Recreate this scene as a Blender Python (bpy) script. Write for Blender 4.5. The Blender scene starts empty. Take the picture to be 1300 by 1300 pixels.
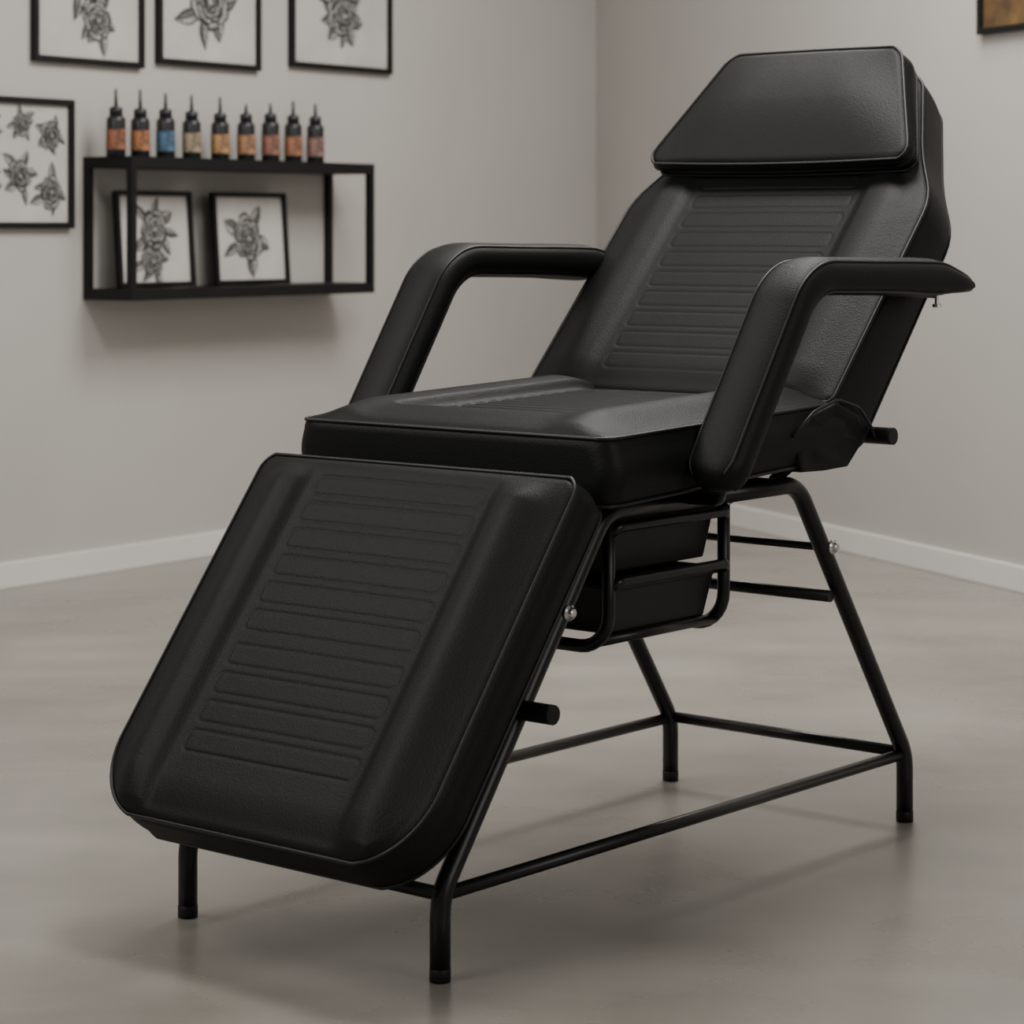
import bpy, math, random
from mathutils import Vector, Matrix
random.seed(4)
COL = bpy.context.scene.collection

# ---------------------------------------------------------------- materials
def new_mat(name, col, rough=0.5, metal=0.0, spec=0.5):
    m = bpy.data.materials.new(name); m.use_nodes = True
    b = m.node_tree.nodes['Principled BSDF']
    b.inputs['Base Color'].default_value = (*col, 1)
    b.inputs['Roughness'].default_value = rough
    b.inputs['Metallic'].default_value = metal
    b.inputs['Specular IOR Level'].default_value = spec
    return m
def add_bump(m, scale, strength, dist=0.001, kind='NOISE', detail=4):
    nt = m.node_tree; b = nt.nodes['Principled BSDF']
    tc = nt.nodes.new('ShaderNodeTexCoord')
    if kind == 'NOISE':
        t = nt.nodes.new('ShaderNodeTexNoise'); t.inputs['Detail'].default_value = detail; out = t.outputs['Fac']
    else:
        t = nt.nodes.new('ShaderNodeTexVoronoi'); out = t.outputs['Distance']
    t.inputs['Scale'].default_value = scale
    bp = nt.nodes.new('ShaderNodeBump'); bp.inputs['Strength'].default_value = strength
    bp.inputs['Distance'].default_value = dist
    nt.links.new(tc.outputs['Object'], t.inputs['Vector'])
    nt.links.new(out, bp.inputs['Height']); nt.links.new(bp.outputs['Normal'], b.inputs['Normal'])
    return bp
def matte_mix(m, col, fac):
    """blend in plain diffuse so the sheen at glancing angles stays satin-matte"""
    nt = m.node_tree; b = nt.nodes['Principled BSDF']; out = nt.nodes['Material Output']
    d = nt.nodes.new('ShaderNodeBsdfDiffuse'); d.inputs['Color'].default_value = (*col, 1)
    mx = nt.nodes.new('ShaderNodeMixShader'); mx.inputs['Fac'].default_value = fac
    nt.links.new(b.outputs[0], mx.inputs[1]); nt.links.new(d.outputs[0], mx.inputs[2])
    nt.links.new(mx.outputs[0], out.inputs['Surface'])
def mottled(name, c1, c2, scale, rough, r2=None, bump=0.0, detail=6, spec=0.5, lo=0.3, hi=0.72):
    m = new_mat(name, c1, rough, spec=spec); nt = m.node_tree; b = nt.nodes['Principled BSDF']
    tc = nt.nodes.new('ShaderNodeTexCoord')
    n = nt.nodes.new('ShaderNodeTexNoise'); n.inputs['Scale'].default_value = scale
    n.inputs['Detail'].default_value = detail; n.inputs['Roughness'].default_value = 0.58
    r = nt.nodes.new('ShaderNodeValToRGB')
    r.color_ramp.elements[0].position = lo; r.color_ramp.elements[1].position = hi
    r.color_ramp.elements[0].color = (*c1, 1); r.color_ramp.elements[1].color = (*c2, 1)
    nt.links.new(tc.outputs['Object'], n.inputs['Vector']); nt.links.new(n.outputs['Fac'], r.inputs['Fac'])
    nt.links.new(r.outputs['Color'], b.inputs['Base Color'])
    if r2 is not None:
        mr = nt.nodes.new('ShaderNodeMapRange'); mr.inputs['From Min'].default_value = .3; mr.inputs['From Max'].default_value = .7
        mr.inputs['To Min'].default_value = rough; mr.inputs['To Max'].default_value = r2
        nt.links.new(n.outputs['Fac'], mr.inputs['Value']); nt.links.new(mr.outputs['Result'], b.inputs['Roughness'])
    if bump:
        n2 = nt.nodes.new('ShaderNodeTexNoise'); n2.inputs['Scale'].default_value = 90; n2.inputs['Detail'].default_value = 3
        bp = nt.nodes.new('ShaderNodeBump'); bp.inputs['Strength'].default_value = bump; bp.inputs['Distance'].default_value = 0.002
        nt.links.new(tc.outputs['Object'], n2.inputs['Vector'])
        nt.links.new(n2.outputs['Fac'], bp.inputs['Height']); nt.links.new(bp.outputs['Normal'], b.inputs['Normal'])
    return m

M_vinyl = new_mat('black_vinyl', (0.0075, 0.0075, 0.0077), 0.48, spec=0.42)
bp = add_bump(M_vinyl, 380, 0.40, 0.0009, 'VORONOI')
nt = M_vinyl.node_tree; tc = nt.nodes.new('ShaderNodeTexCoord'); nz_ = nt.nodes.new('ShaderNodeTexNoise')
nz_.inputs['Scale'].default_value = 8; nz_.inputs['Detail'].default_value = 2; nz_.inputs['Distortion'].default_value = .5
b2 = nt.nodes.new('ShaderNodeBump'); b2.inputs['Strength'].default_value = .25; b2.inputs['Distance'].default_value = .005
nt.links.new(tc.outputs['Object'], nz_.inputs['Vector']); nt.links.new(nz_.outputs['Fac'], b2.inputs['Height']); nt.links.new(b2.outputs['Normal'], bp.inputs['Normal'])
matte_mix(M_vinyl, (0.0085, 0.0085, 0.0085), .54)
M_pipe = new_mat('black_piping', (0.006, 0.006, 0.006), 0.42, spec=.4)
M_metal = new_mat('black_powder_coat', (0.006, 0.006, 0.0065), 0.34, spec=.4); add_bump(M_metal, 600, 0.05, 0.0003)
M_rubber = new_mat('black_rubber', (0.008, 0.008, 0.008), 0.5, spec=.3); add_bump(M_rubber, 200, 0.1, 0.0005)
M_plastic = new_mat('black_plastic', (0.009, 0.009, 0.0095), 0.5, spec=.35); add_bump(M_plastic, 300, 0.15, 0.0005)
M_chrome = new_mat('chrome', (0.65, 0.64, 0.62), 0.25, 1.0)
M_wall = mottled('wall_paint', (0.430, 0.409, 0.385), (0.468, 0.446, 0.420), 1.3, 0.85, bump=0.05)
M_floor = mottled('polished_concrete', (0.195, 0.180, 0.157), (0.290, 0.269, 0.238), 1.3, 0.22, 0.36, bump=0.03, detail=7, lo=.33, hi=.68)
nt = M_floor.node_tree; b = nt.nodes['Principled BSDF']
src = b.inputs['Base Color'].links[0].from_socket
tc = nt.nodes.new('ShaderNodeTexCoord'); mp = nt.nodes.new('ShaderNodeMapping'); mp.inputs['Scale'].default_value = (.9, 2.6, 1); mp.inputs['Rotation'].default_value = (0, 0, .35)
n2 = nt.nodes.new('ShaderNodeTexNoise'); n2.inputs['Scale'].default_value = 2.2; n2.inputs['Detail'].default_value = 6
mr = nt.nodes.new('ShaderNodeMapRange'); mr.inputs['From Min'].default_value = .3; mr.inputs['From Max'].default_value = .7
mr.inputs['To Min'].default_value = .90; mr.inputs['To Max'].default_value = 1.07
mx = nt.nodes.new('ShaderNodeVectorMath'); mx.operation = 'SCALE'
nt.links.new(tc.outputs['Object'], mp.inputs['Vector']); nt.links.new(mp.outputs['Vector'], n2.inputs['Vector'])
nt.links.new(n2.outputs['Fac'], mr.inputs['Value']); nt.links.new(src, mx.inputs[0]); nt.links.new(mr.outputs['Result'], mx.inputs['Scale'])
nt.links.new(mx.outputs['Vector'], b.inputs['Base Color'])
M_base = mottled('baseboard_paint', (0.66, 0.635, 0.605), (0.70, 0.675, 0.645), 3, 0.5)
M_frame = new_mat('black_frame', (0.006, 0.006, 0.006), 0.5, spec=.25); add_bump(M_frame, 80, 0.1)
M_paper = mottled('art_paper', (0.43, 0.41, 0.385), (0.52, 0.50, 0.47), 6, 0.8)
M_ink = mottled('ink_black', (0.015, 0.015, 0.015), (0.035, 0.035, 0.035), 30, 0.8)
M_ink_g = mottled('ink_grey', (0.05, 0.05, 0.05), (0.24, 0.235, 0.23), 60, 0.8)
M_ink_l = mottled('ink_light_grey', (0.28, 0.27, 0.26), (0.48, 0.46, 0.44), 40, 0.8)

# ---------------------------------------------------------------- helpers
def mesh_obj(name, verts, faces, mat, parent=None, smooth=True, label=None, flat_faces=()):
    me = bpy.data.meshes.new(name); me.from_pydata([tuple(v) for v in verts], [], faces); me.validate()
    import bmesh
    bm = bmesh.new(); bm.from_mesh(me); bmesh.ops.recalc_face_normals(bm, faces=bm.faces); bm.to_mesh(me); bm.free()
    if smooth:
        me.polygons.foreach_set('use_smooth', [len(p.vertices) <= 4 for p in me.polygons])
    me.materials.append(mat); me.update()
    o = bpy.data.objects.new(name, me); COL.objects.link(o)
    if parent: o.parent = parent
    if label: o['label'] = label
    return o
def empty(name, loc, rotz, label, cat):
    e = bpy.data.objects.new(name, None); e.location = loc; e.rotation_euler = (0, 0, rotz)
    e.empty_display_size = 0.1; COL.objects.link(e); e['label'] = label; e['category'] = cat
    return e
def fillet(pts, rad, n=7):
    pts = [Vector(p) for p in pts]; out = [pts[0]]
    for i in range(1, len(pts)-1):
        a, b, c = pts[i-1], pts[i], pts[i+1]
        r = rad[i] if isinstance(rad, dict) else rad
        d1 = (a-b).normalized(); d2 = (c-b).normalized(); ang = d1.angle(d2)
        if ang > 3.1 or r <= 0: out.append(b); continue
        t = min(r/math.tan(ang/2), (a-b).length*0.49, (c-b).length*0.49); r2 = t*math.tan(ang/2)
        cen = b + (d1+d2).normalized()*(r2/math.sin(ang/2))
        p1 = b+d1*t; p2 = b+d2*t; v1 = p1-cen; v2 = p2-cen
        th = v1.angle(v2); ax = v1.cross(v2).normalized()
        for k in range(n+1): out.append(cen + Matrix.Rotation(th*k/n, 3, ax) @ v1)
    out.append(pts[-1]); return out
def sweep(path, section, closed=False, up=None, scale=None, cap=True):
    n = len(path); m = len(section); verts = []; faces = []
    tans = []
    for i in range(n):
        if closed: t = path[(i+1) % n]-path[i-1]
        elif i == 0: t = path[1]-path[0]
        elif i == n-1: t = path[-1]-path[-2]
        else: t = (path[i+1]-path[i]).normalized()+(path[i]-path[i-1]).normalized()
        tans.append(t.normalized())
    if up is None:
        ref = Vector((0, 0, 1)) if abs(tans[0].z) < 0.9 else Vector((1, 0, 0))
        x = tans[0].cross(ref).normalized()
    for i in range(n):
        t = tans[i]
        if up is not None: x = Vector(up); x = (x-t*x.dot(t)).normalized()
        else: x = (x-t*x.dot(t)).normalized()
        y = t.cross(x)
        sx, sy = scale[i] if scale else (1, 1)
        for (a, b) in section: verts.append(path[i]+x*a*sx+y*b*sy)
    rng = n if closed else n-1
    for i in range(rng):
        for j in range(m):
            a = i*m+j; b = i*m+(j+1) % m; c = ((i+1) % n)*m+(j+1) % m; d = ((i+1) % n)*m+j
            faces.append((a, b, c, d))
    if not closed and cap:
        faces.append(tuple(range(m))); faces.append(tuple(range((n-1)*m, n*m)))
    return verts, faces
def circ(r, n=14): return [(r*math.cos(2*math.pi*k/n), r*math.sin(2*math.pi*k/n)) for k in range(n)]
def join(parts):
    V = []; F = []
    for v, f in parts:
        o = len(V); V += list(v); F += [tuple(i+o for i in q) for q in f]
    return V, F
def tube(pts, r, rad=0.0, n=14, closed=False):
    p = fillet(pts, rad) if rad else [Vector(q) for q in pts]
    return sweep(p, circ(r, n), closed)
def boxvf(x0, x1, y0, y1, z0, z1):
    v = [Vector(p) for p in [(x0,y0,z0),(x1,y0,z0),(x1,y1,z0),(x0,y1,z0),(x0,y0,z1),(x1,y0,z1),(x1,y1,z1),(x0,y1,z1)]]
    f = [(0,3,2,1),(4,5,6,7),(0,1,5,4),(1,2,6,5),(2,3,7,6),(3,0,4,7)]
    return v, f
def bevel(o, w=0.002, seg=2):
    m = o.modifiers.new('bevel', 'BEVEL'); m.width = w; m.segments = seg; m.limit_method = 'ANGLE'
def lathe(profile, n=20, center=(0,0,0)):
    c = Vector(center); V = []; F = []
    for (r, z) in profile:
        for k in range(n): V.append(c+Vector((r*math.cos(2*math.pi*k/n), r*math.sin(2*math.pi*k/n), z)))
    for i in range(len(profile)-1):
        for k in range(n):
            F.append((i*n+k, i*n+(k+1) % n, (i+1)*n+(k+1) % n, (i+1)*n+k))
    F.append(tuple(range(n))); F.append(tuple(range((len(profile)-1)*n, len(profile)*n)))
    return V, F
def sst(a, b, x):
    if a == b: return float(x > a)
    t = min(1, max(0, (x-a)/(b-a))); return t*t*(3-2*t)
def lin(tab, x):
    if x <= tab[0][0]: return tab[0][1]
    for (a, b), (c, d) in zip(tab, tab[1:]):
        if x <= c: return b+(d-b)*(x-a)/(c-a)
    (a, b), (c, d) = tab[-2], tab[-1]
    return d+(d-b)/(c-a)*(x-c)
def interp(tab, x, wd=0.035):
    return sum(lin(tab, x+wd*k/4) for k in range(-4, 5))/9

# ---------------------------------------------------------------- cushion
def rrect_sdf(x, y, hx, hy, r):
    qx = abs(x)-hx+r; qy = abs(y)-hy+r
    return math.hypot(max(qx, 0), max(qy, 0))+min(max(qx, qy), 0)-r
def cushion(name, parent, org, d, nrm, S, hwtab, T, r=0.014, R0=0.03, R1=0.03, Hf=None, ds=0.0024, top_dx=0.0035,
            bulge=0.006, pipe_bottom=True, label=None, mat=M_vinyl, puff=0.014, pw=0.055, qe=1.0, bow=0.0):
    org = Vector(org); d = Vector(d).normalized(); nrm = Vector(nrm).normalized(); W = Vector((0, 1, 0))
    cache = {}
    def base(s):
        if s not in cache: cache[s] = interp(hwtab, s)
        return cache[s]
    def hw(s):
        h = base(s)
        if s < R0: h -= R0-math.sqrt(max(0, R0*R0-(R0-s)**2))
        e = S-s
        if e < R1: h -= R1-math.sqrt(max(0, R1*R1-(R1-e)**2))
        return h
    def off(s, w):
        if not bow: return Vector((0, 0, 0))
        return d*(-bow*(1-(w/0.3)**2)*(1-s/S)+bow*.4*(1-(w/.3)**2)*(s/S))
    Tf = T if callable(T) else (lambda s: T)
    ss = set(round(i*S/int(S/ds), 5) for i in range(int(S/ds)+1))
    for k in range(19):
        c = 1-math.cos(math.pi/2*k/18)
        ss.add(round(R0*c, 5)); ss.add(round(S-R1*c, 5)); ss.add(round(r*c, 5)); ss.add(round(S-r*c, 5))
    ss = sorted(ss)
    M = int(2*max(b for a, b in hwtab)/top_dx); V = []; F = []; m = None
    def quarter(x):
        x = min(1, max(0, x)); return math.sin(math.pi/2*x)**qe
    for s in ss:
        e = min(s, S-s); ins = r-math.sqrt(max(0, r*r-(r-e)**2)) if e < r else 0
        h = hw(s); t = Tf(s); ring = []
        top = -ins; bot = -t+ins
        rr = min(r, (top-bot)/2*0.98)
        for j in range(M+1):
            w = -(h-rr)+2*(h-rr)*j/M
            ew = (h-rr)-abs(w)
            H = puff*quarter(ew/pw)*quarter(max(0, e-r*.3)/pw)
            if Hf:
                ed = min(sst(0, 0.03, h-abs(w)), sst(0, 0.03, e)); H += Hf(s, w, h)*ed
            ring.append((w, top+H))
        for k in range(1, 6):
            a = math.pi/2*k/5; ring.append((h-rr+rr*math.sin(a), top-rr+rr*math.cos(a)))
        for k in range(1, 8):
            f = k/8; ring.append((h+bulge*math.sin(math.pi*f), (top-rr)*(1-f)+(bot+rr)*f))
        for k in range(0, 6):
            a = math.pi/2*k/5; ring.append((h-rr+rr*math.cos(a), bot+rr-rr*math.sin(a)))
        for k in range(1, 8):
            f = k/8; ring.append(((h-rr)*(1-2*f), bot))
        for k in range(5, -1, -1):
            a = math.pi/2*k/5; ring.append((-(h-rr+rr*math.cos(a)), bot+rr-rr*math.sin(a)))
        for k in range(7, 0, -1):
            f = k/8; ring.append((-(h+bulge*math.sin(math.pi*f)), (top-rr)*(1-f)+(bot+rr)*f))
        for k in range(5, 0, -1):
            a = math.pi/2*k/5; ring.append((-(h-rr+rr*math.sin(a)), top-rr+rr*math.cos(a)))
        m = len(ring)
        for (w, n) in ring: V.append(org+d*s+nrm*n+W*w+off(s, w))
    for i in range(len(ss)-1):
        for j in range(m):
            F.append((i*m+j, i*m+(j+1) % m, (i+1)*m+(j+1) % m, (i+1)*m+j))
    F.append(tuple(range(m))); F.append(tuple(range((len(ss)-1)*m, len(ss)*m)))
    o = mesh_obj(name, V, F, mat, parent, label=label)
    q = r*0.22
    for lev in ([0, 1] if pipe_bottom else [0]):
        sp = [s for i, s in enumerate(ss) if (s < max(R0, .02) or s > S-max(R1, .02) or i % 8 == 0)]
        lv = lambda s: (-q if lev == 0 else -Tf(s)+q)
        pts = []
        def add(s, w):
            s2 = min(max(s, q), S-q); pts.append(org+d*s2+nrm*lv(s)+W*w+off(s, w))
        for s in sp: add(s, hw(s)-q)
        hl = hw(S)-q
        for k in range(1, 12): add(S, hl*(1-2*k/12))
        for s in reversed(sp): add(s, -(hw(s)-q))
        hl = hw(0)-q
        for k in range(1, 12): add(0, -hl*(1-2*k/12))
        cl = [pts[0]]
        for p in pts[1:]:
            if (p-cl[-1]).length > 0.0015: cl.append(p)
        if (cl[0]-cl[-1]).length < 0.0015: cl.pop()
        V, F = sweep(cl, circ(0.0030, 8), closed=True)
        mesh_obj('piping', V, F, M_pipe, o, label='thin black piping along the cushion edge')
    return o

# ---------------------------------------------------------------- the chair
chair = empty('treatment_chair', (-0.2973, 3.6795, 0), math.atan2(.767, .642),
              'black vinyl reclining tattoo chair on a tubular steel base', 'tattoo chair')

def grooves(loops, hx, gw=0.0022, depth=0.0012, rad=0.010):
    def f(s, w):
        v = 0
        for (c, hy) in loops:
            if abs(s-c) < hy+0.012:
                dd = rrect_sdf(w, s-c, hx, hy, min(rad, hy))
                v = max(v, math.exp(-(dd/gw)**2))
        return -depth*v
    return f
def panel(w, pw, sw=0.020, dep=0.009):
    return -dep*(1-sst(pw-sw*0.3, pw+sw, abs(w)))

# leg rest (s from knee down)
g_leg = grooves([(0.060+0.0485*i, 0.0170) for i in range(6)] + [(0.362+0.0485*i, 0.0170) for i in range(4)], 0.172)
def H_leg(s, w, h):
    a = 0.004*(1-(w/h)**2)
    ps = sst(0.015, 0.06, s)
    side = 0.011*math.exp(-((abs(w)-0.238)/0.038)**2)*ps
    return a+side+panel(w, 0.190, dep=0.006)*ps+g_leg(s, w)
dleg = Vector((-.40, 0, -.525)).normalized()
nleg = Vector((-.525, 0, .40)).normalized()
leg_rest = cushion('leg_rest', chair, (.232+.006, .004, .692), dleg, nleg, 0.637, [(0, .327), (.3, .326), (.635, .325)], 0.082,
                   r=0.018, R0=0.036, R1=0.125, Hf=H_leg, label='sloping black padded leg rest with embossed ribs', puff=.012, pw=.07, bulge=.005)

# seat
g_seat = grooves([(0.125+0.034*i, 0.0115) for i in range(15)], 0.160, gw=0.0028, depth=0.0034)
def H_seat(s, w, h):
    a = 0.003*(1-(w/h)**2)
    ps = sst(0.080, 0.115, s)
    return a+panel(w, 0.172, dep=.016)*ps+g_seat(s, w)+0.009*math.exp(-((abs(w)-0.235)/0.04)**2)
seat = cushion('seat', chair, (.297, 0, .743), (.6, 0, .020), (-.020, 0, .6), 0.645, [(0, .323), (.6, .323)], lambda s: .109-.011*s/.64,
               r=0.019, R0=0.036, R1=0.02, Hf=H_seat, label='black padded seat cushion with ribbed centre', puff=.020, pw=.10, bulge=.008)

# backrest
dback = Vector((.684, 0, .730)).normalized(); nback = Vector((-.730, 0, .684)).normalized()
g_back = grooves([(0.068+0.0485*i, 0.0170) for i in range(10)], 0.172, gw=.0022, depth=.0012)
def H_back(s, w, h):
    a = 0.003*(1-(w/h)**2)
    side = 0.009*math.exp(-((abs(w)-0.240)/0.04)**2)*(1-sst(.45, .55, s))
    return a+side+panel(w, 0.190, dep=.006)*(1-sst(.50, .56, s))+g_back(s, w)
backrest = cushion('backrest', chair, (.895+.006, .008, .768-.006), dback, nback, 0.80,
                   [(0, .330), (.47, .330), (.58, .268), (.80, .182)], lambda s: 0.126-0.03*s/0.8,
                   r=0.016, R0=0.02, R1=0.05, Hf=H_back, label='reclined black padded backrest with embossed ribs', puff=.011, pw=.065, bulge=.003)

# head pillow (trapezoid, wedge)
P0 = Vector((.895, .012, .768))+dback*0.514+nback*0.045
P1 = Vector((.895, .012, .768))+dback*0.772+nback*0.082
dp = (P1-P0); Sp = dp.length; dp.normalize(); npil = Vector((-dp.z, 0, dp.x))
head_pillow = cushion('head_pillow', chair, P0, dp, npil, Sp, [(0, .291), (.02, .288), (Sp, .190)],
                      lambda s: 0.044+0.028*s/Sp, r=0.018, R0=0.034, R1=0.034,
                      Hf=None, ds=0.004, top_dx=0.006, puff=.021, pw=.13, bulge=.005, bow=.008,
                      label='smooth black trapezoid head pillow')

# armrests
def sup(a, b, n=32, e=2.6):
    out = []
    for k in range(n):
        t = 2*math.pi*k/n; c, s = math.cos(t), math.sin(t)
        out.append((a*abs(c)**(2/e)*(1 if c >= 0 else -1), b*abs(s)**(2/e)*(1 if s >= 0 else -1)))
    return out
def armrest(sgn):
    w = 0.372*sgn; dz = .010 if sgn > 0 else -.010
    pts = fillet([(.487, w, .655), (.712, w, .985+dz), (.98, w, .980+dz), (1.12, w, .975+dz), (1.25, w, .957+dz)], {1: 0.115, 2: .3, 3: .3}, 14)
    dense = [pts[0]]
    for a, b in zip(pts, pts[1:]):
        k = max(1, int((b-a).length/0.006))
        for i in range(1, k+1): dense.append(a.lerp(b, i/k))
    L = [0]
    for a, b in zip(dense, dense[1:]): L.append(L[-1]+(b-a).length)
    tot = L[-1]; sc = []
    for s in L:
        e = min(s, tot-s); first = s < tot/2
        if first:
            fx = math.sqrt(max(0.0, 1-(1-min(1, e/.045))**2)); fy = math.sqrt(max(0.0, 1-(1-min(1, e/.03))**2))
        else:
            fx = math.sqrt(max(0.0, 1-(1-min(1, e/.09))**2)); fy = min(1, e/.15)**.75
        swell = 1+0.10*math.exp(-((s-tot*.82)/.10)**2)
        sc.append((max(fx, .08), max(fy*swell, .10)))
    V, F = sweep(dense, sup(0.051, 0.0310), up=(0, 1, 0), scale=sc)
    o = mesh_obj('armrest', V, F, M_vinyl, chair, label='curved black padded armrest')
    for sx in (-1, 1):
        for sy in (-1, 1):
            pp = []
            for i in range(len(dense)):
                if L[i] < .012 or L[i] > tot-.012: continue
                t = (dense[min(len(dense)-1, i+1)]-dense[max(0, i-1)]).normalized()
                y = t.cross(Vector((0, 1, 0)))
                pp.append(dense[i]+Vector((0, sx*0.0395*sc[i][0], 0))+y*sy*0.0240*sc[i][1])
            V, F = sweep(pp, circ(0.0024, 7))
            mesh_obj('piping', V, F, M_pipe, o)
    V, F = tube([(.52, w, .668), (.55, w-0.03*sgn, .632), (.57, .257*sgn, .628)], 0.010, 0.02)
    mesh_obj('armrest_bracket', V, F, M_metal, o)
    zb = .938+dz
    V, F = tube([(1.155, w, zb+.008), (1.155, .30*sgn, zb+.008)], 0.006)
    mesh_obj('armrest_bracket', V, F, M_metal, o)
    V, F = lathe([(.004, zb-.014), (.008, zb-.013), (.008, zb-.008), (.004, zb-.007), (.004, zb+.008)], 10, (1.155, w, 0))
    mesh_obj('bolt', V, F, M_chrome, o, smooth=False, label='small silver bolt under the armrest')
armrest(-1); armrest(1)

# tubular base
R = 0.0148
ZT = 0.624; HWF = 0.257
def leg(x0, x1, sgn):
    w = HWF*sgn
    V, F = sweep(fillet([(x0, w, 0.018), (x0, w, 0.12), (x1, w, ZT), (.637, w, ZT)], {1: 0.09, 2: 0.07}), circ(R, 18))
    o = mesh_obj('leg', V, F, M_metal, chair, label='bent black steel tube leg')
    V, F = lathe([(R*0.9, 0), (R*1.03, 0.001), (R*1.035, 0.018), (R*.98, 0.0195)], 18, (x0, w, 0.0))
    mesh_obj('foot_cap', V, F, M_rubber, o, label='black rubber foot cap')
for sg in (-1, 1):
    leg(0.0, .373, sg); leg(1.24, .895, sg)
parts = []
for sg in (-1, 1):
    parts.append(tube([(0, HWF*sg, .120), (1.24, HWF*sg, .120)], 0.0100))
for x in (0, 1.24):
    parts.append(tube([(x, -HWF, .122), (x, HWF, .122)], 0.0100))
parts.append(tube([(.982, -HWF, .510), (.982, HWF, .510)], 0.0065))
parts.append(tube([(1.0, -HWF, .425), (1.0, HWF, .425)], 0.0100))
for x in (.42, .64, .86):
    parts.append(tube([(x, -HWF, ZT), (x, HWF, ZT)], 0.0105))
V, F = join(parts); base = mesh_obj('base_frame', V, F, M_metal, chair, label='black steel tube rails joining the four legs')
# drawer rack
parts = []
for x in (.425, .730):
    parts.append(tube([(x, -.225, .632), (x, -.225, .405), (x, .225, .405), (x, .225, .632)], 0.0105, 0.055))
for sg in (-1, 1):
    for z in (.592, .508):
        parts.append(tube([(.425, .225*sg, z-.012), (.437, .236*sg, z), (.718, .236*sg, z), (.730, .225*sg, z-.012)], 0.0085, 0.010))
    parts.append(tube([(.425, .205*sg, .415), (.730, .205*sg, .415)], 0.0085))
V, F = join(parts); mesh_obj('drawer_rack', V, F, M_metal, chair, label='black tube rack holding two drawers')
def drawer(x0, x1, hw, z0, z1):
    t = 0.004; tp = 0.012
    def ring(ins, z, e=0.0): return [Vector(p) for p in [(x0+ins, -hw+ins, z), (x1-ins, -hw+ins, z), (x1-ins, hw-ins, z), (x0+ins, hw-ins, z)]]
    rings = [ring(tp, z0), ring(0, z1-0.012), ring(-0.008, z1-0.012), ring(-0.008, z1), ring(t, z1), ring(tp+t, z0+t)]
    V = [p for r_ in rings for p in r_]; F = []
    for i in range(len(rings)-1):
        for j in range(4): F.append((i*4+j, i*4+(j+1) % 4, (i+1)*4+(j+1) % 4, (i+1)*4+j))
    F.append((0, 1, 2, 3)); F.append((20, 21, 22, 23))
    o = mesh_obj('drawer', V, F, M_plastic, chair, smooth=False, label='black plastic pull-out tray drawer')
    bevel(o, 0.003, 2)
drawer(.440, .718, .214, .517, .605)
drawer(.440, .718, .214, .422, .503)

# leg rest support and adjustment bars
for sg in (-1, 1):
    w = .215*sg
    a = Vector((.232, 0, .690))-nleg*0.098
    p0 = a+dleg*0.02; p1 = a+dleg*0.45
    V, F = tube([(.40, w, .615), (p0.x, w, p0.z), (p1.x, w, p1.z)], 0.0095, 0.03)
    mesh_obj('leg_rest_support', V, F, M_metal, chair)
def bar(x, z, hw):
    V, F = tube([(x, -hw, z), (x, hw, z)], 0.0105)
    o = mesh_obj('adjustment_bar', V, F, M_metal, chair, label='black adjustment bar crossing under the cushion')
    for sg in (-1, 1):
        V, F = tube([(x, (hw-.055)*sg, z), (x, (hw-.05)*sg, z), (x, (hw-.002)*sg, z), (x, (hw+.004)*sg, z)], 0.0145, n=18)
        mesh_obj('grip_cap', V, F, M_rubber, o, label='black rubber grip')
bar(.163, .356, .325)
bar(1.035, .700, .355)
for sg in (-1, 1):
    w = .235*sg
    a = Vector((.895, 0, .768))-nback*0.125
    p0 = a+dback*0.02; p1 = a+dback*0.5
    V, F = tube([(.86, w, .632), (p0.x, w, p0.z-.01), (p1.x, w, p1.z)], 0.0095, 0.03)
    mesh_obj('backrest_support', V, F, M_metal, chair)
# upholstered flap where backrest meets the seat, folded in soft creases, with a thin cord
for sg in (-1, 1):
    outl = fillet([(.87, 0, .652), (.800, 0, .654), (.790, 0, .700), (.830, 0, .744), (.910, 0, .762), (.975, 0, .738), (1.005, 0, .705), (.942, 0, .654), (.87, 0, .652)], .010, 5)[:-1]
    cc = Vector((.895, 0, .702)); n = len(outl); V = []; K = 14
    prof = [(1.0, .300)]+[(1-.06*i/K if i < 4 else 1-.06*4/K-(i-4)/(K-4)*.95, 0) for i in range(K+1)]
    for q_, (k, w) in enumerate(prof):
        for p in outl:
            pt = cc+(p-cc)*k
            if q_ > 0:
                w = .3225+.0045*min(1, (q_-1)/3)
                if q_ > 4: w += .0030*math.sin((pt.x*.6+pt.z*1.4)*95)*(1-abs(k-.45))
            V.append(Vector((pt.x, w*sg, pt.z)))
    m = len(prof); F = [tuple(range(n)), tuple(range((m-1)*n, m*n))]
    for i in range(m-1):
        for j in range(n): F.append((i*n+j, i*n+(j+1) % n, (i+1)*n+(j+1) % n, (i+1)*n+j))
    o = mesh_obj('side_flap', V, F, M_vinyl, chair, label='folded black upholstered flap at the backrest hinge')
V, F = tube([(.770, -.333, .715), (.83, -.334, .752), (.90, -.335, .768), (.965, -.335, .752), (1.01, -.334, .712), (1.03, -.330, .690)], .0025, .05, n=8)
mesh_obj('cord', V, F, M_pipe, chair, label='thin black cord')
def bolt(x, w, z, sg, r=0.0105):
    prof = [(r*.5, 0), (r*1.2, 0.0), (r*1.2, 0.003), (r*.85, 0.003), (r*.8, 0.009), (r*.45, 0.012)]
    V, F = lathe(prof, 14)
    rot = Matrix.Rotation(math.radians(90*sg*-1), 3, 'X')
    V = [rot @ v + Vector((x, w, z)) for v in V]
    mesh_obj('bolt', V, F, M_chrome, chair, label='silver bolt head')
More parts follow.
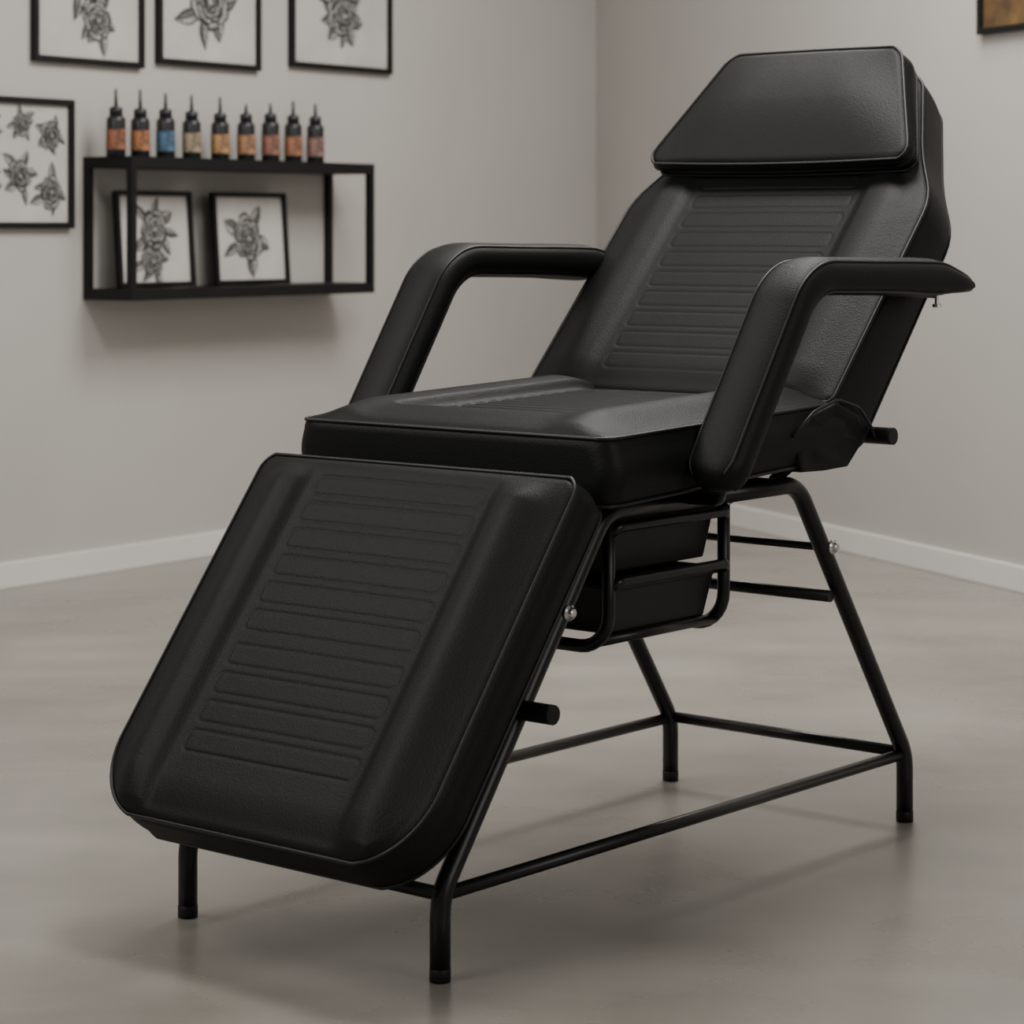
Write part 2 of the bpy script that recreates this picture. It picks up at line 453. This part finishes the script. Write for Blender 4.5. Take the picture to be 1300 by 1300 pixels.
for sg in (-1, 1):
    bolt(.2686, (HWF+.014)*sg, .484, sg)
    bolt(.982, (HWF+.014)*sg, .512, sg)
    bolt(.730, (.225+.009)*sg, .610, sg, 0.007)

# ---------------------------------------------------------------- room
A0 = Vector((-1.49, 7.336, 0)); dA = Vector((.569, .822, 0)).normalized(); nA = Vector((.822, -.569, 0)).normalized()
C0 = Vector((.333, 9.97, 0)); dB = Vector((.390, -.921, 0)).normalized(); nB = Vector((-.921, -.390, 0)).normalized()
def struct(o): o['kind'] = 'structure'; return o
def slab(name, p, q, n, z0, z1, t0, t1, mat):
    V = [p+n*t0, q+n*t0, q+n*t1, p+n*t1]; V = [v+Vector((0, 0, z)) for z in (z0, z1) for v in V]
    F = [(0, 1, 2, 3), (4, 5, 6, 7), (0, 1, 5, 4), (1, 2, 6, 5), (2, 3, 7, 6), (3, 0, 4, 7)]
    return struct(mesh_obj(name, V, F, mat, smooth=False))
AL = A0-dA*3.0; BR = C0+dB*6.5
slab('wall_left', AL, C0, nA, 0, 2.9, -.10, 0, M_wall)
slab('wall_right', C0, BR, nB, 0, 2.9, -.10, 0, M_wall)
o = slab('baseboard_left', AL, C0, nA, 0, .076, 0, .014, M_base); bevel(o, .003)
o = slab('baseboard_right', C0, BR, nB, 0, .076, 0, .014, M_base); bevel(o, .003)
V, F = boxvf(-6, 6, -2, 12, -.08, 0); struct(mesh_obj('floor', V, F, M_floor, smooth=False))

angA = math.atan2(dA.y, dA.x); angB = math.atan2(dB.y, dB.x)
def rose(cx, cz, R, y, seed):
    rnd = random.Random(seed); dark = []; grey = []; light = []
    sq = rnd.uniform(.78, 1.0); th0 = rnd.uniform(0, 3.1)
    def warp(x, z):
        dx, dz = x-cx, z-cz; c, s = math.cos(th0), math.sin(th0)
        a = dx*c+dz*s; b = (-dx*s+dz*c)*sq; return cx+a*c-b*s, cz+a*s+b*c
    def stroke(pts, wd, yy):
        V = []; F = []; n = len(pts)
        for i, (x, z) in enumerate(pts):
            a = pts[max(0, i-1)]; b = pts[min(n-1, i+1)]
            tx, tz = b[0]-a[0], b[1]-a[1]; l = math.hypot(tx, tz) or 1
            k = wd*(0.35+0.65*math.sin(math.pi*i/(n-1)))
            V += [Vector((x-tz/l*k, yy, z+tx/l*k)), Vector((x+tz/l*k, yy, z-tx/l*k))]
        for i in range(n-1): F.append((2*i, 2*i+1, 2*i+3, 2*i+2))
        return V, F
    def poly(pts, yy): return [Vector((x, yy, z)) for x, z in pts], [tuple(range(len(pts)))]
    nl = rnd.randint(5, 8)
    for k in range(nl):
        a = rnd.uniform(-.3, .3)+k*6.28/nl; L = R*rnd.uniform(1.3, 1.85); wd = R*rnd.uniform(.18, .30)
        ca, sa = math.cos(a), math.sin(a); up = []; dn = []; mid = []; bend = rnd.uniform(-.4, .4)*R
        for i in range(11):
            t = i/10; w_ = wd*math.sin(math.pi*t**.8)
            x = R*.6+(L-R*.6)*t; o_ = bend*t*t
            up.append((cx+x*ca-(w_+o_)*sa, cz+x*sa+(w_+o_)*ca)); dn.append((cx+x*ca-(o_-w_)*sa, cz+x*sa+(o_-w_)*ca)); mid.append((cx+x*ca-o_*sa, cz+x*sa+o_*ca))
        light.append(poly(up+dn[::-1][1:-1], y)); grey.append(poly(mid+dn[::-1][1:-1], y-.0003))
        dark.append(stroke(up, R*.032, y-.0006)); dark.append(stroke(dn, R*.045, y-.0006)); dark.append(stroke(mid, R*.03, y-.0006))
        for i in range(2, 9, 2):
            dark.append(stroke([mid[i-1], ((mid[i-1][0]+up[i][0])/2, (mid[i-1][1]+up[i][1])/2), up[i]], R*.014, y-.0006))
            dark.append(stroke([mid[i-1], ((mid[i-1][0]+dn[i][0])/2, (mid[i-1][1]+dn[i][1])/2), dn[i]], R*.014, y-.0006))
    yy = y-.001
    rings = [(1.0, rnd.randint(5, 7)), (.78, 5), (.58, rnd.randint(4, 6)), (.38, 4), (.2, 3)]
    for ring, (rad, n) in enumerate(rings):
        ph = rnd.uniform(0, 6.28)
        for k in range(n):
            a0 = ph+2*math.pi*k/n; pts = []
            span = 2*math.pi/n*rnd.uniform(1.0, 1.3); rk = rnd.uniform(.92, 1.08)
            for i in range(15):
                t = i/14; a = a0+span*(t-.5); rr = R*rad*rk*(.70+.30*math.sin(math.pi*t)**.5+.03*math.sin(t*19))
                pts.append(warp(cx+rr*math.cos(a), cz+rr*math.sin(a)))
            light.append(poly(pts+[(cx, cz)], yy))
            inner = [(cx+(x-cx)*.80, cz+(z-cz)*.80) for x, z in pts]
            core = [(cx+(x-cx)*.55, cz+(z-cz)*.55) for x, z in pts]
            grey.append((lambda P, Q: ([Vector((x, yy-.0004, z)) for x, z in P+Q[::-1]], [tuple(range(len(P)+len(Q)))]))(inner[2:-4], core[2:-4]))
            dark.append(stroke(pts, R*.05, yy-.0008))
            for j in (4, 6, 8, 10):
                p, q_ = pts[j], (cx+(pts[j][0]-cx)*.84, cz+(pts[j][1]-cz)*.84)
                dark.append(stroke([p, ((p[0]+q_[0])/2, (p[1]+q_[1])/2), q_], R*.014, yy-.0008))
        yy -= .0014
    return dark, grey, light
def picture(name, parent_loc, rotz, wd, ht, label, seed, flowers, bw=0.018, tilt=0.0, group=None, paper=None):
    e = empty(name, parent_loc, rotz, label, 'framed picture'); e.rotation_euler = (tilt, 0, rotz)
    if group: e['group'] = group
    dpt = 0.022
    def rg(i, y, ): return [Vector((i, y, i)), Vector((wd-i, y, i)), Vector((wd-i, y, ht-i)), Vector((i, y, ht-i))]
    rings = [rg(0, 0), rg(0, -dpt), rg(bw, -dpt), rg(bw, 0)]
    V = [p for r_ in rings for p in r_]; F = []
    for i in range(4):
        for j in range(4): F.append((i*4+j, i*4+(j+1) % 4, ((i+1) % 4)*4+(j+1) % 4, ((i+1) % 4)*4+j))
    o = mesh_obj('frame_rim', V, F, M_frame, e, smooth=False); bevel(o, .002)
    V, F = boxvf(bw-.002, wd-bw+.002, -.008, -.003, bw-.002, ht-bw+.002)
    paper_o = mesh_obj('paper', V, F, paper or M_paper, e, smooth=False)
    for i, (fx, fz, fr) in enumerate(flowers):
        d, g, l = rose(fx*wd, fz*ht, fr*wd, -.0085, seed+i)
        V = []; F = []; mi = []
        for k, P in enumerate((d, g, l)):
            v, f = join(P); off = len(V); V += v; F += [tuple(a+off for a in q_) for q_ in f]; mi += [k]*len(f)
        fo = mesh_obj('flower_drawing', V, F, M_ink, paper_o, smooth=False)
        fo.data.materials.append(M_ink_g); fo.data.materials.append(M_ink_l)
        if len(fo.data.polygons) == len(mi): fo.data.polygons.foreach_set('material_index', mi)
    return e
def onA(a, p, z): v = A0+dA*a+nA*p; v.z = z; return v
def onB(b, p, z): v = C0+dB*b+nB*p; v.z = z; return v
G1 = 'framed ink drawings hung on the wall'
picture('picture_frame', onA(.12, .001, 1.545), angA, .47, .62, 'black framed black-and-white flower drawing above the shelf', 11, [(.46, .50, .24), (.58, .22, .13)], group=G1)
picture('picture_frame', onA(.655, .001, 1.565), angA, .49, .62, 'black framed black-and-white flower drawing above the shelf', 21, [(.5, .34, .20), (.42, .62, .18)], group=G1)
picture('picture_frame', onA(1.302, .001, 1.590), angA, .55, .62, 'black framed black-and-white flower drawing above the shelf', 31, [(.52, .30, .15), (.42, .52, .19)], group=G1)
picture('picture_frame', onA(-.17, .001, 1.05), angA, .455, .385, 'black framed sheet of small flower sketches beside the shelf', 41,
        [(.22, .3, .10), (.25, .74, .09), (.52, .40, .11), (.80, .72, .10), (.80, .28, .11), (.54, .80, .08)], group=G1)
M_gold = mottled('dark_gold_print', (0.02, 0.012, 0.006), (0.16, 0.09, 0.03), 9, 0.6)
picture('picture_frame', onB(2.72, .001, 1.622), angB, .42, .5, 'dark framed picture with a brown and gold print', 51, [], paper=M_gold)

# shelf
sh = empty('wall_shelf', onA(.34, 0.001, .834), angA, 'black metal box-frame wall shelf holding ink bottles and pictures', 'wall shelf')
LW = 1.176; DP = .20; HT = .432; q = .022
V, F = boxvf(0, LW, -DP, 0, HT-.034, HT); o = mesh_obj('shelf_board', V, F, M_frame, sh, smooth=False)
V, F = boxvf(0, LW, -DP, 0, 0, .034); mesh_obj('shelf_board', V, F, M_frame, sh, smooth=False)
for x in (0, LW-q):
    for y in (-DP, -q):
        V, F = boxvf(x, x+q, y, y+q, 0.034, HT-.034); mesh_obj('shelf_post', V, F, M_frame, sh, smooth=False)
G2 = 'framed drawings standing in the shelf'
picture('picture_frame', onA(.405, .075, .8700), angA, .34, .295, 'small black framed rose drawing standing in the shelf', 61, [(.5, .60, .19), (.46, .27, .15)], tilt=-math.radians(4), group=G2, bw=.014)
picture('picture_frame', onA(.845, .075, .8700), angA, .36, .295, 'small black framed rose drawing standing in the shelf', 71, [(.47, .50, .22)], tilt=-math.radians(4), group=G2, bw=.014)

# ink bottles
M_bot = new_mat('ink_bottle_black', (0.012, 0.012, 0.014), 0.3); add_bump(M_bot, 50, 0.03)
cols = [((.30, .11, .055), 'rust brown'), ((.42, .17, .07), 'orange'), ((.07, .16, .26), 'slate blue'), ((.36, .28, .18), 'tan'), ((.44, .24, .10), 'amber'),
        ((.40, .20, .10), 'copper'), ((.30, .13, .09), 'brick'), ((.36, .15, .08), 'terracotta'), ((.27, .15, .12), 'dusty brown')]
apos = [.378, .484, .597, .716, .850, .975, 1.096, 1.211, 1.326]
nz = [1.05, 1.15, .95, 1.0, 1.0, .55, .6, .9, .8]
rb = .029
for (c, cn), a, nq in zip(cols, apos, nz):
    p = onA(a, .10, 1.266)
    hs = 1+random.uniform(-.04, .04)
    e = empty('ink_bottle', p, angA, 'black ink bottle with %s label standing on shelf' % cn, 'ink bottle')
    e['group'] = 'tattoo ink bottles on the shelf'
    V, F = lathe([(rb*.9, 0), (rb, .004), (rb, .112*hs), (rb*.96, .119*hs), (rb*.70, .126*hs), (rb*.66, .128*hs)], 24)
    mesh_obj('bottle_body', V, F, M_bot, e)
    b = .127*hs
    V, F = lathe([(rb*.70, b), (rb*.70, b+.022), (rb*.60, b+.025), (rb*.22, b+.028), (rb*.16, b+.028+.045*nq), (rb*.08, b+.030+.048*nq)], 18)
    mesh_obj('bottle_cap', V, F, M_bot, e, label='black cap with slim nozzle')
    ml = mottled('label_'+cn.replace(' ', '_'), tuple(x*.35 for x in c), tuple(x*1.05 for x in c), 55, 0.55, lo=.42, hi=.58)
    V = []; n = 28
    for z in (.022*hs, .084*hs):
        for k in range(n): V.append(Vector((rb*1.025*math.cos(2*math.pi*k/n), rb*1.025*math.sin(2*math.pi*k/n), z)))
    F = [(k, (k+1) % n, n+(k+1) % n, n+k) for k in range(n)]
    mesh_obj('bottle_label', V, F, ml, e, label=cn+' paper label')

# ---------------------------------------------------------------- light
w = bpy.data.worlds.new('world'); bpy.context.scene.world = w; w.use_nodes = True
w.node_tree.nodes['Background'].inputs['Color'].default_value = (1.0, .975, .94, 1)
w.node_tree.nodes['Background'].inputs['Strength'].default_value = 0.18
def area(name, loc, tgt, sx, sy, en, col=(1, .97, .925)):
    l = bpy.data.lights.new(name, 'AREA'); l.shape = 'RECTANGLE'; l.size = sx; l.size_y = sy; l.energy = en; l.color = col
    o = bpy.data.objects.new(name, l); COL.objects.link(o); o.location = loc
    o.rotation_euler = (Vector(tgt)-Vector(loc)).to_track_quat('-Z', 'Y').to_euler(); return o
area('ceiling_or_fill_light', (.8, 6.6, 3.2), (.4, 7.2, 0), 1.3, 1.3, 95)
area('ceiling_or_fill_light', (.5, 4.5, 3.2), (.5, 4.6, 0), .8, .8, 62)
area('window_or_fill_light', (3.0, 0.8, 2.0), (.2, 4.2, .5), 1.8, 1.8, 34)  # unseen soft fill, added to brighten the chair's right-facing sides
area('window_or_fill_light', (-3.0, 1.6, 2.4), (.3, 4.2, .6), 1.6, 1.6, 46)
area('ceiling_or_fill_light', (-2.5, 4.1, 2.9), (-.2, 3.9, .5), 1.2, 1.2, 32)  # added panel, puts highlights on the leg rest ribs and bolsters
area('ceiling_or_fill_light', (-.6, 5.2, 3.3), (.3, 4.5, .8), 1.0, 1.0, 20)  # added panel, set where the head pillow mirrors it for sheen

# ---------------------------------------------------------------- camera
cd = bpy.data.cameras.new('camera'); cam = bpy.data.objects.new('camera', cd); COL.objects.link(cam)
cam.location = (0, 0, 1.05); cam.rotation_euler = (math.radians(90), 0, 0)
cd.sensor_width = 36; cd.lens = 3200/1300*36; cd.shift_y = -360/1300
cd.dof.use_dof = True; cd.dof.focus_distance = 4.0; cd.dof.aperture_fstop = 6.3
bpy.context.scene.camera = cam
